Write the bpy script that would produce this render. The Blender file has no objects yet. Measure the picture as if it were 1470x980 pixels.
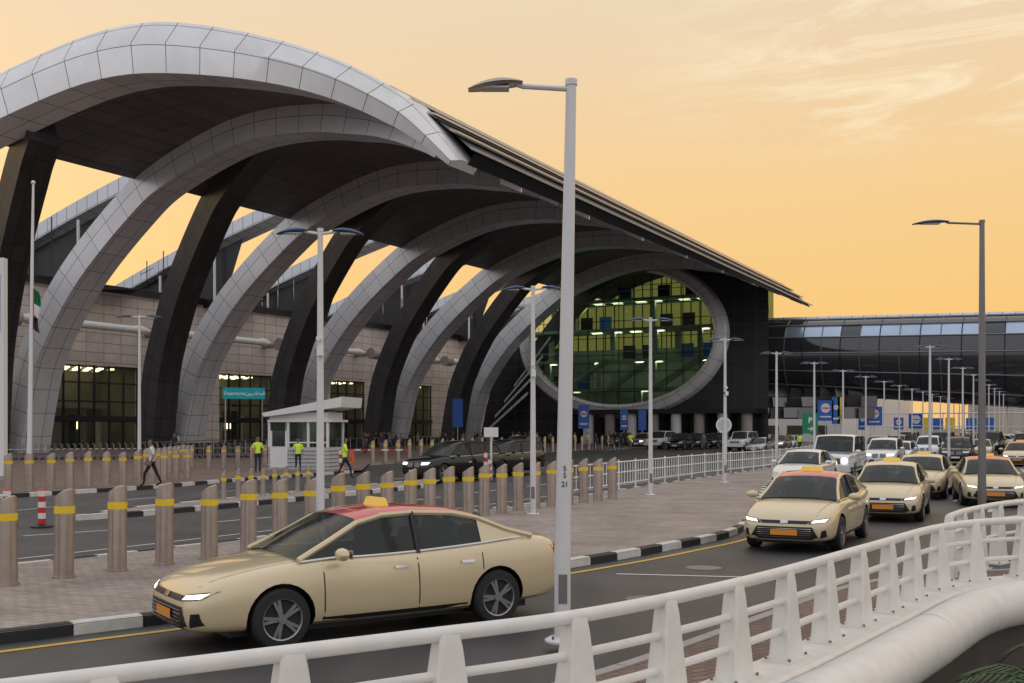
import bpy,bmesh,math,random
from mathutils import Vector,Matrix
from mathutils.bvhtree import BVHTree
from mathutils.geometry import tessellate_polygon
random.seed(4)
sc=bpy.context.scene
col=sc.collection
F=1560.0;H=2.3;HY=614.0
def G(px,py,z=0.0):
    d=F*(H-z)/(py-HY)
    return Vector(((px-735)/F*d,d,z))
# ---------------------------------------------------------------- materials
def newmat(name):
    m=bpy.data.materials.new(name);m.use_nodes=True
    return m,m.node_tree,m.node_tree.nodes['Principled BSDF']
def mat(name,c,rough=.6,metal=0,var=.12,scale=3,em=None,es=0,coat=0,bump=0,spec=None):
    m,nt,b=newmat(name)
    geo=nt.nodes.new('ShaderNodeNewGeometry')
    n=nt.nodes.new('ShaderNodeTexNoise');n.inputs['Scale'].default_value=scale;n.inputs['Detail'].default_value=6
    nt.links.new(geo.outputs['Position'],n.inputs['Vector'])
    mx=nt.nodes.new('ShaderNodeMix');mx.data_type='RGBA'
    mx.inputs['A'].default_value=(*[x*(1-var) for x in c],1);mx.inputs['B'].default_value=(*[min(1,x*(1+var)) for x in c],1)
    nt.links.new(n.outputs['Fac'],mx.inputs['Factor']);nt.links.new(mx.outputs['Result'],b.inputs['Base Color'])
    b.inputs['Roughness'].default_value=rough;b.inputs['Metallic'].default_value=metal
    b.inputs['Coat Weight'].default_value=coat;b.inputs['Coat Roughness'].default_value=.05
    if spec is not None: b.inputs['Specular IOR Level'].default_value=spec
    if em: b.inputs['Emission Color'].default_value=(*em,1);b.inputs['Emission Strength'].default_value=es
    if bump:
        bp=nt.nodes.new('ShaderNodeBump');bp.inputs['Strength'].default_value=bump;bp.inputs['Distance'].default_value=.02
        nt.links.new(n.outputs['Fac'],bp.inputs['Height']);nt.links.new(bp.outputs['Normal'],b.inputs['Normal'])
    return m
def brickmat(name,c1,c2,mort,bw,rh,ms,rough=.6,metal=0,world=False,rot=0,offset=0,stain=0,bump=.3):
    m,nt,b=newmat(name)
    br=nt.nodes.new('ShaderNodeTexBrick');br.offset=offset;br.squash=1
    br.inputs['Scale'].default_value=1
    br.inputs['Color1'].default_value=(*c1,1);br.inputs['Color2'].default_value=(*c2,1);br.inputs['Mortar'].default_value=(*mort,1)
    br.inputs['Brick Width'].default_value=bw;br.inputs['Row Height'].default_value=rh;br.inputs['Mortar Size'].default_value=ms
    br.inputs['Mortar Smooth'].default_value=.1;br.inputs['Bias'].default_value=0
    geo=nt.nodes.new('ShaderNodeNewGeometry')
    if world:
        mp=nt.nodes.new('ShaderNodeMapping');mp.inputs['Rotation'].default_value=(0,0,rot)
        nt.links.new(geo.outputs['Position'],mp.inputs['Vector']);nt.links.new(mp.outputs['Vector'],br.inputs['Vector'])
    else:
        uv=nt.nodes.new('ShaderNodeUVMap');uv.uv_map='UVMap';nt.links.new(uv.outputs['UV'],br.inputs['Vector'])
    n=nt.nodes.new('ShaderNodeTexNoise');n.inputs['Scale'].default_value=.6;n.inputs['Detail'].default_value=8;n.inputs['Roughness'].default_value=.65
    nt.links.new(geo.outputs['Position'],n.inputs['Vector'])
    mr=nt.nodes.new('ShaderNodeMapRange');mr.inputs['From Min'].default_value=.3;mr.inputs['From Max'].default_value=.7
    mr.inputs['To Min'].default_value=1-stain;mr.inputs['To Max'].default_value=1+stain*.5
    nt.links.new(n.outputs['Fac'],mr.inputs['Value'])
    mx=nt.nodes.new('ShaderNodeVectorMath');mx.operation='SCALE'
    nt.links.new(br.outputs['Color'],mx.inputs[0]);nt.links.new(mr.outputs['Result'],mx.inputs['Scale'])
    nt.links.new(mx.outputs['Vector'],b.inputs['Base Color'])
    b.inputs['Roughness'].default_value=rough;b.inputs['Metallic'].default_value=metal
    bp=nt.nodes.new('ShaderNodeBump');bp.invert=True;bp.inputs['Strength'].default_value=bump;bp.inputs['Distance'].default_value=.01
    nt.links.new(br.outputs['Fac'],bp.inputs['Height']);nt.links.new(bp.outputs['Normal'],b.inputs['Normal'])
    return m
def glassmat(name,tint,transp=.5,rough=.03):
    m=bpy.data.materials.new(name);m.use_nodes=True;nt=m.node_tree;nt.nodes.clear()
    o=nt.nodes.new('ShaderNodeOutputMaterial');t=nt.nodes.new('ShaderNodeBsdfTransparent');t.inputs[0].default_value=(*tint,1)
    p=nt.nodes.new('ShaderNodeBsdfPrincipled');p.inputs['Base Color'].default_value=(*[x*.12 for x in tint],1);p.inputs['Roughness'].default_value=rough
    mx=nt.nodes.new('ShaderNodeMixShader');mx.inputs[0].default_value=1-transp
    nt.links.new(t.outputs[0],mx.inputs[1]);nt.links.new(p.outputs[0],mx.inputs[2]);nt.links.new(mx.outputs[0],o.inputs[0])
    return m
def asphaltmat():
    m,nt,b=newmat('asphalt')
    geo=nt.nodes.new('ShaderNodeNewGeometry')
    a=nt.nodes.new('ShaderNodeTexNoise');a.inputs['Scale'].default_value=60;a.inputs['Detail'].default_value=4
    c=nt.nodes.new('ShaderNodeTexNoise');c.inputs['Scale'].default_value=.35;c.inputs['Detail'].default_value=7
    for n in(a,c): nt.links.new(geo.outputs['Position'],n.inputs['Vector'])
    mp=nt.nodes.new('ShaderNodeMapping');mp.inputs['Rotation'].default_value=(0,0,math.radians(28));mp.inputs['Scale'].default_value=(1.6,.06,1)
    nt.links.new(geo.outputs['Position'],mp.inputs['Vector'])
    s_=nt.nodes.new('ShaderNodeTexNoise');s_.inputs['Scale'].default_value=1;s_.inputs['Detail'].default_value=4;nt.links.new(mp.outputs[0],s_.inputs['Vector'])
    ad=nt.nodes.new('ShaderNodeMath');ad.operation='MULTIPLY';nt.links.new(a.outputs['Fac'],ad.inputs[0]);nt.links.new(c.outputs['Fac'],ad.inputs[1])
    a2=nt.nodes.new('ShaderNodeMath');a2.operation='MULTIPLY_ADD';nt.links.new(s_.outputs['Fac'],a2.inputs[0]);a2.inputs[1].default_value=.3;nt.links.new(ad.outputs[0],a2.inputs[2])
    r=nt.nodes.new('ShaderNodeValToRGB');r.color_ramp.elements[0].position=.27;r.color_ramp.elements[0].color=(.020,.020,.023,1)
    r.color_ramp.elements[1].position=.55;r.color_ramp.elements[1].color=(.080,.076,.078,1)
    nt.links.new(a2.outputs[0],r.inputs[0]);nt.links.new(r.outputs[0],b.inputs['Base Color'])
    b.inputs['Roughness'].default_value=.55
    bp=nt.nodes.new('ShaderNodeBump');bp.inputs['Strength'].default_value=.3;bp.inputs['Distance'].default_value=.01
    nt.links.new(a.outputs['Fac'],bp.inputs['Height']);nt.links.new(bp.outputs['Normal'],b.inputs['Normal'])
    return m
ASPH=asphaltmat()
PAVE=brickmat('paver',(.41,.34,.295),(.31,.255,.225),(.17,.14,.13),.22,.11,.008,.72,0,True,math.radians(20),.5,.35)
PAVE2=brickmat('red_paver',(.26,.17,.13),(.20,.13,.105),(.09,.07,.06),.22,.11,.01,.8,0,True,math.radians(-35),.5,.3)
RIB=brickmat('rib_panel',(.80,.81,.83),(.72,.735,.77),(.07,.07,.08),2.1,1.35,.022,.30,.25,stain=.08)
RIM=brickmat('rim_panel',(.82,.81,.80),(.74,.735,.73),(.10,.10,.11),2.3,1.85,.026,.32,.2,stain=.08)
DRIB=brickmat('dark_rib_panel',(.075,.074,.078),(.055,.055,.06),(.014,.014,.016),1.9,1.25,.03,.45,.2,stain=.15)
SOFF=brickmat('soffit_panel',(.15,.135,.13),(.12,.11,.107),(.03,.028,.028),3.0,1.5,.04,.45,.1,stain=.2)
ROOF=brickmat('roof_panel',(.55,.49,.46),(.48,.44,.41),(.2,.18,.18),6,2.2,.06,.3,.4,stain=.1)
STONE=brickmat('stone_cladding',(.72,.62,.56),(.63,.54,.49),(.26,.21,.19),2.2,1.0,.035,.8,stain=.15)
FINM=brickmat('fin_panel',(.70,.74,.80),(.62,.66,.73),(.15,.16,.19),1.5,1.6,.04,.35,.2)
LOUV=mat('louvre_metal',(.62,.58,.56),.32,.3,var=.06)
WHITE=mat('white_paint',(.74,.73,.72),.45,var=.06,scale=2)
RAILW=mat('rail_white_paint',(.74,.71,.67),.4,var=.15,scale=5,bump=.1)
BLACK=mat('black_paint',(.015,.015,.017),.45)
KBL=mat('kerb_black',(.02,.02,.022),.6,var=.4,scale=8);KWH=mat('kerb_white',(.62,.60,.56),.6,var=.25,scale=6)
YEL=mat('yellow_marking',(.62,.38,.04),.6,var=.3,scale=9);WHM=mat('white_marking',(.55,.54,.52),.6,var=.3,scale=9)
YBAND=mat('yellow_band',(.80,.56,.02),.4)
STEEL=mat('brushed_steel',(.50,.43,.38),.30,.88,var=.2,scale=6)
GALV=mat('lamp_pole_paint',(.66,.65,.65),.4,.1,var=.08)
GALVD=mat('lamp_pole_grey',(.20,.19,.19),.4,.4,var=.08)
HEADM=mat('lamp_head_blue',(.03,.07,.15),.35,.3)
LENS=mat('lamp_lens',(.55,.55,.5),.2)
DARKM=mat('dark_metal',(.03,.03,.034),.4,.5)
DGL=mat('dark_glass',(.02,.022,.026),.06,.0,spec=.8)
BLKF=brickmat('black_facade',(.022,.022,.025),(.015,.015,.018),(.045,.045,.05),3,1.6,.06,.25,.1)
GREENGL=glassmat('green_glass',(.66,.82,.70),.80)
DOORGL=glassmat('door_glass',(.70,.80,.72),.78)
CONC=mat('concrete',(.36,.33,.31),.8,var=.15)
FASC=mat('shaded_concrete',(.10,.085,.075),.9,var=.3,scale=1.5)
BEIGE=mat('beige_wall',(.58,.48,.38),.8,var=.1,scale=.2)
WARMW=mat('warm_interior_wall',(.24,.23,.19),.7,var=.4,scale=.5)
LWARM=mat('warm_light',(.9,.8,.6),em=(1,.80,.50),es=4)
LWHITE=mat('white_light',(.9,.9,.85),em=(1,.95,.68),es=5)
TEAL=mat('teal_sign',(.01,.22,.25),.4,em=(0,.35,.4),es=.25)
BLUE=mat('blue_sign',(.02,.12,.48),.4);GREEN=mat('green_sign',(.01,.25,.11),.4);RED=mat('red_paint',(.55,.03,.02),.4)
ORG=mat('orange_plastic',(.75,.13,.03),.5);WTXT=mat('sign_white',(.8,.8,.8),.5,em=(1,1,1),es=.15)
# ---------------------------------------------------------------- mesh builder
class MB:
    def __init__(s): s.v=[];s.f=[];s.m=[];s.uv=[];s.mats=[]
    def mi(s,m):
        if m not in s.mats: s.mats.append(m)
        return s.mats.index(m)
    def add(s,vs,fs,m,M=None,uvs=None):
        o=len(s.v)
        s.v+=[(M@Vector(v)) if M else Vector(v) for v in vs]
        for k,f in enumerate(fs):
            s.f.append([i+o for i in f]);s.m.append(s.mi(m[k] if isinstance(m,list) else m))
            s.uv.append(uvs[k] if uvs else None)
    def box(s,c,d,m,rz=0,top=1.0,M=None,rot=None):
        x,y,z=[q/2 for q in d]
        vs=[(-x,-y,-z),(x,-y,-z),(x,y,-z),(-x,y,-z),(-x*top,-y*top,z),(x*top,-y*top,z),(x*top,y*top,z),(-x*top,y*top,z)]
        T=Matrix.Translation(Vector(c))@(rot if rot else Matrix.Rotation(rz,4,'Z'))
        if M: T=M@T
        s.add(vs,[(0,3,2,1),(4,5,6,7),(0,1,5,4),(1,2,6,5),(2,3,7,6),(3,0,4,7)],m,T,
              [[(0,0),(0,d[1]),(d[0],d[1]),(d[0],0)]]*2+[[(0,0),(d[0],0),(d[0],d[2]),(0,d[2])],[(0,0),(d[1],0),(d[1],d[2]),(0,d[2])]]*2)
    def loft(s,rings,m,closed=True,caps=True,M=None,mf=None):
        n=len(rings[0]);vs=[Vector(p) for r in rings for p in r];fs=[];uvs=[];ms=[]
        u=[0]
        for i in range(1,len(rings)):
            u.append(u[-1]+sum(((Vector(rings[i][j])-Vector(rings[i-1][j])).length for j in range(n)))/n)
        v=[0];R=rings[len(rings)//2]
        for j in range(n): v.append(v[-1]+(Vector(R[(j+1)%n])-Vector(R[j])).length)
        for i in range(len(rings)-1):
            for j in range(n if closed else n-1):
                k=(j+1)%n
                fs.append((i*n+j,i*n+k,(i+1)*n+k,(i+1)*n+j));uvs.append([(u[i],v[j]),(u[i],v[j+1]),(u[i+1],v[j+1]),(u[i+1],v[j])])
                ms.append(mf(i,j) if mf else m)
        if caps and closed:
            fs.append(tuple(range(n))[::-1]);uvs.append(None);ms.append(m)
            fs.append(tuple((len(rings)-1)*n+j for j in range(n)));uvs.append(None);ms.append(m)
        s.add(vs,fs,ms,M,uvs)
    def tube(s,pts,r,m,n=8,M=None,caps=True):
        pts=[Vector(p) for p in pts];rs=r if isinstance(r,(list,tuple)) else [r]*len(pts)
        rings=[]
        for i,p in enumerate(pts):
            d=(pts[min(i+1,len(pts)-1)]-pts[max(i-1,0)]).normalized()
            up=Vector((0,0,1)) if abs(d.z)<.95 else Vector((1,0,0))
            a=d.cross(up).normalized();b=a.cross(d)
            rings.append([p+(a*math.cos(t)+b*math.sin(t))*rs[i] for t in [2*math.pi*k/n for k in range(n)]])
        s.loft(rings,m,True,caps,M)
    def lathe(s,prof,m,n=20,M=None,mf=None):
        s.loft([[(r*math.cos(2*math.pi*k/n),r*math.sin(2*math.pi*k/n),z) for k in range(n)] for r,z in prof],m,True,True,M,mf)
    def ell(s,c,r,m,M=None,nu=12,nv=8):
        T=Matrix.Translation(Vector(c))
        if M:T=M@T
        s.loft([[(r[0]*math.cos(2*math.pi*k/nu)*math.sin(p),r[1]*math.sin(2*math.pi*k/nu)*math.sin(p),-r[2]*math.cos(p)) for k in range(nu)] for p in [math.pi*(.03+.94*i/nv) for i in range(nv+1)]],m,True,True,T)
    def poly(s,pts,z,m):
        pts=[Vector((p[0],p[1],0)) for p in pts];tr=tessellate_polygon([pts])
        fs=[]
        for t in tr:
            a,b,c=[pts[i] for i in t]
            fs.append(tuple(t) if (b-a).cross(c-a).z>0 else tuple(t[::-1]))
        s.add([(p.x,p.y,z) for p in pts],fs,m)
    def addmesh(s,me,mats,M=None):
        s.add([v.co.copy() for v in me.vertices],[tuple(p.vertices) for p in me.polygons],[mats[min(p.material_index,len(mats)-1)] for p in me.polygons],M)
    def mesh(s,name,ang=38):
        me=bpy.data.meshes.new(name);me.from_pydata([tuple(v) for v in s.v],[],s.f)
        for m in s.mats: me.materials.append(m)
        me.polygons.foreach_set('material_index',s.m);me.polygons.foreach_set('use_smooth',[True]*len(s.f))
        ul=me.uv_layers.new(name='UVMap')
        for p,u in zip(me.polygons,s.uv):
            if u and len(u)==p.loop_total:
                for k,li in enumerate(p.loop_indices): ul.data[li].uv=u[k]
        me.update();me.set_sharp_from_angle(angle=math.radians(ang));return me
    def build(s,name,parent=None,loc=None,rz=0,ang=38):
        o=bpy.data.objects.new(name,s.mesh(name,ang));col.objects.link(o)
        if loc is not None:o.location=loc
        o.rotation_euler[2]=rz
        if parent:o.parent=parent
        return o
def empty(name,loc=(0,0,0),rz=0):
    o=bpy.data.objects.new(name,None);col.objects.link(o);o.location=loc;o.rotation_euler[2]=rz;return o
def text(s,size,m,parent,loc,rot,name='lettering',align='CENTER'):
    c=bpy.data.curves.new(name,'FONT');c.body=s;c.size=size;c.align_x=align;c.extrude=.003;c.materials.append(m)
    o=bpy.data.objects.new(name,c);col.objects.link(o);o.location=loc;o.rotation_euler=rot
    if parent:o.parent=parent
    return o
def spline(pts,n=8):
    P=[Vector(p) for p in pts];out=[]
    for i in range(len(P)-1):
        a=P[max(i-1,0)];b=P[i];c=P[i+1];d=P[min(i+2,len(P)-1)]
        for k in range(n):
            t=k/n;out.append(.5*((2*b)+(c-a)*t+(2*a-5*b+4*c-d)*t*t+(3*b-a-3*c+d)*t**3))
    out.append(P[-1]);return out
def resample(pts,step):
    out=[pts[0]];acc=0
    for a,b in zip(pts,pts[1:]):
        L=(b-a).length
        if L<1e-9: continue
        while acc+L>=step:
            t=(step-acc)/L;a=a+(b-a)*t;out.append(a.copy());L=(b-a).length;acc=0
            if L<1e-9:break
        acc+=L
    return out
def offset(pts,d):
    out=[]
    for i,p in enumerate(pts):
        q=pts[min(i+1,len(pts)-1)]-pts[max(i-1,0)];q.z=0;q.normalize()
        out.append(p+Vector((-q.y,q.x,0))*d)
    return out
# ---------------------------------------------------------------- camera
cd=bpy.data.cameras.new('camera');cam=bpy.data.objects.new('camera',cd);col.objects.link(cam)
cam.location=(0,0,H);cam.rotation_euler=(math.radians(90),0,0);cd.sensor_width=36;cd.lens=36*F/1470
cd.shift_y=(HY-490)/1470;cd.clip_end=6000;cd.clip_start=.1;sc.camera=cam
sc.view_settings.view_transform='Standard';sc.view_settings.look='None';sc.view_settings.exposure=0
# ---------------------------------------------------------------- world
w=bpy.data.worlds.new('World');sc.world=w;w.use_nodes=True;nt=w.node_tree;N=nt.nodes;L=nt.links
bg=N['Background'];tc=N.new('ShaderNodeTexCoord');sp=N.new('ShaderNodeSeparateXYZ');L.new(tc.outputs['Generated'],sp.inputs[0])
def ramp(els,src):
    r=N.new('ShaderNodeValToRGB');cr=r.color_ramp
    while len(cr.elements)<len(els):cr.elements.new(.5)
    for e,(p,c) in zip(cr.elements,els):e.position=p;e.color=(*c,1)
    L.new(src,r.inputs[0]);return r.outputs[0]
front=ramp([(0,(.93,.56,.22)),(.10,(.94,.58,.20)),(.2,(.92,.61,.275)),(.34,(.84,.65,.43)),(.6,(.80,.76,.72)),(1,(.78,.82,.93))],sp.outputs['Z'])
back=ramp([(0,(.66,.62,.63)),(.25,(.88,.87,.90)),(1,(.78,.82,.93))],sp.outputs['Z'])
mr=N.new('ShaderNodeMapRange');mr.interpolation_type='SMOOTHSTEP';mr.inputs['From Min'].default_value=-.3;mr.inputs['From Max'].default_value=.75;L.new(sp.outputs['Y'],mr.inputs['Value'])
mx=N.new('ShaderNodeMix');mx.data_type='RGBA';L.new(mr.outputs['Result'],mx.inputs['Factor']);L.new(back,mx.inputs['A']);L.new(front,mx.inputs['B'])
mp=N.new('ShaderNodeMapping');mp.inputs['Rotation'].default_value=(0,math.radians(14),0);mp.inputs['Scale'].default_value=(5,5,30);L.new(tc.outputs['Generated'],mp.inputs['Vector'])
ns=N.new('ShaderNodeTexNoise');ns.inputs['Scale'].default_value=1;ns.inputs['Detail'].default_value=12;ns.inputs['Roughness'].default_value=.7;ns.inputs['Distortion'].default_value=1.0;L.new(mp.outputs[0],ns.inputs['Vector'])
cr=N.new('ShaderNodeMapRange');cr.inputs['From Min'].default_value=.46;cr.inputs['From Max'].default_value=.66;L.new(ns.outputs['Fac'],cr.inputs['Value'])
mk=N.new('ShaderNodeMapRange');mk.interpolation_type='SMOOTHSTEP';mk.inputs['From Min'].default_value=.05;mk.inputs['From Max'].default_value=.34;L.new(sp.outputs['X'],mk.inputs['Value'])
mk2=N.new('ShaderNodeMapRange');mk2.interpolation_type='SMOOTHSTEP';mk2.inputs['From Min'].default_value=.22;mk2.inputs['From Max'].default_value=.28;L.new(sp.outputs['Z'],mk2.inputs['Value'])
m1=N.new('ShaderNodeMath');m1.operation='MULTIPLY';L.new(cr.outputs[0],m1.inputs[0]);L.new(mk.outputs[0],m1.inputs[1])
m2=N.new('ShaderNodeMath');m2.operation='MULTIPLY';L.new(m1.outputs[0],m2.inputs[0]);L.new(mk2.outputs[0],m2.inputs[1])
cl=N.new('ShaderNodeMix');cl.data_type='RGBA';L.new(m2.outputs[0],cl.inputs['Factor']);L.new(mx.outputs['Result'],cl.inputs['A']);cl.inputs['B'].default_value=(1,.86,.60,1)
sky=N.new('ShaderNodeTexSky');sky.sky_type='NISHITA';sky.sun_disc=False;sky.sun_elevation=math.radians(6);sky.sun_rotation=math.radians(-38);sky.dust_density=4
sm=N.new('ShaderNodeVectorMath');sm.operation='SCALE';sm.inputs['Scale'].default_value=.008;L.new(sky.outputs[0],sm.inputs[0])
ad=N.new('ShaderNodeVectorMath');ad.operation='ADD';L.new(sm.outputs[0],ad.inputs[0]);L.new(cl.outputs['Result'],ad.inputs[1])
L.new(ad.outputs[0],bg.inputs[0]);bg.inputs[1].default_value=1.0
sd=bpy.data.lights.new('sun','SUN');sd.energy=1.3;sd.angle=math.radians(6);sd.color=(1,.64,.34);so=bpy.data.objects.new('sun',sd);col.objects.link(so)
sv=Vector((math.sin(math.radians(-38))*math.cos(.105),math.cos(math.radians(-38))*math.cos(.105),math.sin(.105)))
so.rotation_euler=sv.to_track_quat('Z','Y').to_euler();so.location=(0,0,60)
# ---------------------------------------------------------------- ground, roads
rail=spline([(-14,-3,0),(-9,.6,0),(-5,3.7,0),(-2.28,5.6,0),(-.59,6.75,0),(.56,7.6,0),(2.06,9.3,0),(3.93,11.9,0),(5.6,14.2,0),(7.0,15.25,0),(9,15.7,0),(14,16.2,0)],8)
mb=MB();mb.poly([(-40,-300),(-14.5,-3.5)]+[(p.x,p.y) for p in rail]+[(60,20),(2500,60),(2500,4000),(-2500,4000),(-2500,-300)],0,ASPH);mb.build('ground')
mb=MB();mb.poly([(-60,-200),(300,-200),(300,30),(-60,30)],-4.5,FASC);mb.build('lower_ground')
K1=spline([G(-700,1050),G(-300,965),G(0,925),G(300,888),G(560,855),G(820,815),G(960,790),G(1060,766),G(1088,735),G(1103,700),G(1125,676)],8)
far1=[G(1118,672),G(1000,690),G(890,707),G(760,728),G(600,748),G(400,775),G(200,800),G(0,822),G(-300,855),G(-700,905)]
def island(name,near,rest,m,z=.13):
    mb=MB();mb.poly(list(near)+list(rest),z-.005,m);o=mb.build(name);return o
def kerb(name,pts,seg=.8,w=.16,h=.14,side=1,plain=None):
    pts=resample([Vector((p[0],p[1],0)) for p in pts],seg);inn=offset(pts,side*w);mb=MB()
    for i in range(len(pts)-1):
        a,b,c,d=pts[i],pts[i+1],inn[i+1],inn[i];m=plain or (KBL if i%2 else KWH)
        g=(b-a)*.012;a=a+g;b=b-g;d=d+g;c=c-g
        e=(a-d).normalized()*-.03;e2=(b-c).normalized()*-.03
        vs=[a,b,b+Vector((0,0,h-.03)),a+Vector((0,0,h-.03)),a+e+Vector((0,0,h)),b+e2+Vector((0,0,h)),c+Vector((0,0,h)),d+Vector((0,0,h)),d,c]
        mb.add(vs,[(0,1,2,3),(3,2,5,4),(4,5,6,7),(7,6,9,8),(0,3,4,7,8),(1,9,6,5,2)],m)
    return mb.build(name)
island('pavement',K1,far1,PAVE)
kerb('kerb',K1,.8,side=1)
kerb('kerb',spline(far1,6),.8,side=1)
near2=spline([G(112,747),G(200,741),G(300,732),G(500,712),G(620,699)],5);far2=spline([G(640,690),G(500,702),G(300,723),G(180,735),G(112,747)],5)
island('median_pavement',near2,far2,PAVE);kerb('kerb',near2,.9,side=1);kerb('kerb',far2,.9,side=1)
near3=spline([G(-700,790),G(-300,745),G(0,716),G(200,703),G(330,692),G(450,683),G(520,678)],6);mid3=[G(530,668),G(700,656),G(890,645),G(1060,637),G(1300,626)]
island('terminal_pavement',near3+mid3,[(-10,400),(-300,400),(-300,60)],PAVE2)
kerb('kerb',near3,.9,side=1);kerb('kerb',spline(mid3,6),1.2,side=1,plain=CONC)
inner=offset(rail,1.35);
island('walkway_pavement',rail,[p for p in inner[::-1]],PAVE2,.11);kerb('kerb',inner,.9,side=-1,plain=CONC,h=.12)
def strip(mb,pts,w,m,z=.006,dash=None):
    pts=[Vector((p[0],p[1],0)) for p in pts]
    if dash:
        R=resample(pts,.25);n=int(dash[0]/.25);g=int(dash[1]/.25);i=0
        while i+n<len(R): strip(mb,R[i:i+n+1],w,m,z);i+=n+g
        return
    a=offset(pts,w/2);b=offset(pts,-w/2)
    for i in range(len(pts)-1): mb.add([(q.x,q.y,z) for q in (b[i],b[i+1],a[i+1],a[i])],[(0,1,2,3)],m)
mb=MB()
strip(mb,offset(K1,-.42),.11,YEL)
AX=Vector((.446,.895,0));PX=Vector((.895,-.446,0))
strip(mb,[G(885,824),G(1085,829)],.1,WHM)
for k,(x,y) in enumerate([(1240,745),(1370,720),(1420,735)]):
    p=G(x,y);strip(mb,[p,p+AX*150],.12,WHM,dash=(2,3.5))
strip(mb,spline([G(-300,838),G(0,805),G(200,783),G(400,760),G(560,742),G(760,716),G(1000,680)],6),.09,WHM)
strip(mb,spline([G(-300,800),G(0,772),G(240,755),G(480,733),G(700,705),G(1000,670)],6),.11,WHM,dash=(2,2.5))
strip(mb,spline([G(0,735),G(300,707),G(560,688),G(900,662)],6),.11,WHM,dash=(2,3))
for x,y in((930,860),(1010,815)):
    p=G(x,y);mb.poly([(p.x+.3*math.cos(a*.393),p.y+.3*math.sin(a*.393)) for a in range(16)],.005,GALVD)
mb.build('road_marking')
# ---------------------------------------------------------------- bridge parapet (railing)
R2=[p for p in rail]
mb=MB()
def sweep(mb,pts,sec,m):
    rings=[]
    for i,p in enumerate(pts):
        q=pts[min(i+1,len(pts)-1)]-pts[max(i-1,0)];q.z=0;q.normalize();r=Vector((q.y,-q.x,0))
        rings.append([p+r*a+Vector((0,0,z)) for a,z in sec])
    mb.loft(rings,m)
sweep(mb,R2,[(-.22,0),(-.22,.17),(-.19,.2),(.25,.2),(.28,.17),(.28,-.1)],RAILW)
sweep(mb,R2,[(.53+.29*math.cos(t),-.04+.29*math.sin(t)) for t in [2*math.pi*k/24 for k in range(24)]],RAILW)
rp=resample(R2,4.0)
for i,p in enumerate(rp[1:-1]):
    q=(rp[i+2]-p).normalized();r=Vector((q.y,-q.x,0));c=p+r*.53+Vector((0,0,-.04));mb.tube([c-q*.02,c+q*.02],.297,GALV,24)
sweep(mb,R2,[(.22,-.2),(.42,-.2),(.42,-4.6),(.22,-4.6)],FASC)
mb.build('bridge_parapet')
def railing(path,z0):
    mb=MB()
    for z,r in((1.0,.05),(.74,.033),(.48,.033)): mb.tube([p+Vector((0,0,z)) for p in path],r,RAILW,12)
    rp=resample(path,1.05)
    for i,p in enumerate(rp[:-1]):
        q=(rp[i+1]-p).normalized();M=Matrix.Translation(p)@Matrix.Rotation(math.atan2(q.y,q.x),4,'Z')
        rg=[]
        for a,b,z in [(.19,.10,z0),(.17,.095,z0+.1),(.09,.065,.90),(.075,.05,1.0),(.06,.035,1.03)]:
            c=.014;rg.append([(-a+c,-b,z),(a-c,-b,z),(a,-b+c,z),(a,b-c,z),(a-c,b,z),(-a+c,b,z),(-a,b-c,z),(-a,-b+c,z)])
        mb.loft(rg,RAILW,M=M);mb.box((0,0,z0+.012),(.46,.28,.024),RAILW,M=M)
        for sx in(-.2,.2):
            for sy in(-.11,.11): mb.tube([(sx,sy,z0+.02),(sx,sy,z0+.045)],.014,GALVD,6,M=M)
    return mb.build('guard_railing')
railing(R2,.2)
railing(spline([(6.4,15.9,0),(7.4,17.4,0),(9.2,19.3,0),(13,21.5,0),(19,23.5,0)],6),.0)
# ---------------------------------------------------------------- terminal
O=Vector((-42.4,94.4,0));A=Vector((.483,.8755,0));P=Vector((.8755,-.483,0))
def B(s,t,z): return O+A*s+P*t+Vector((0,0,z))
term=empty('airport_terminal')
RC=spline([(0,-.2,0),(1.1,4.5,0),(2.8,9.1,0),(7.4,14.9,0),(13.75,20,0),(18,22.3,0),(25.3,24.4,0),(31.9,24.5,0),(37.5,23.4,0),(42.3,21.1,0),(45.3,18.7,0)],8)
def frame(i):
    a=RC[max(i-1,0)];b=RC[min(i+1,len(RC)-1)];d=(b-a).normalized();return RC[i],Vector((-d.y,d.x,0))
def ribring(i,sfun,w,ds):
    c,n=frame(i);out=[]
    u=max(0,(c.x-36)/8);c=c+n*(.45*u);w=w*(1-.45*u)
    for (q,r) in((-1,-1),(1,-1),(1,1),(-1,1)):
        p=c+n*q*w/2;out.append(B(sfun(c.x)+r*ds/2,p.x,p.y))
    return out
nR=len(RC)
mb=MB()
for n in range(0,5):
    mb.loft([ribring(i,lambda t:18.4*n,2.7-.9*i/nR,3.0-.8*i/nR) for i in range(nR) if RC[i].x<43.4],RIB)
mb.build('light_ribs',term)
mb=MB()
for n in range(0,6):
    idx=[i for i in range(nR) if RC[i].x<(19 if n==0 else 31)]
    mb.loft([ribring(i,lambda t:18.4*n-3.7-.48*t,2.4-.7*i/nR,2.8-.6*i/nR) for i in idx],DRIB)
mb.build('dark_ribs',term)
SR=lambda t:-.5*(46-t)-1.7
def kt(t): return 1-.65*max(0,(t-28)/18)**1.2
def rz_(t):
    u=min(1,max(0,(28-t)/15));return -1.7*u*u*(3-2*u)
mb=MB();rings=[]
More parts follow.
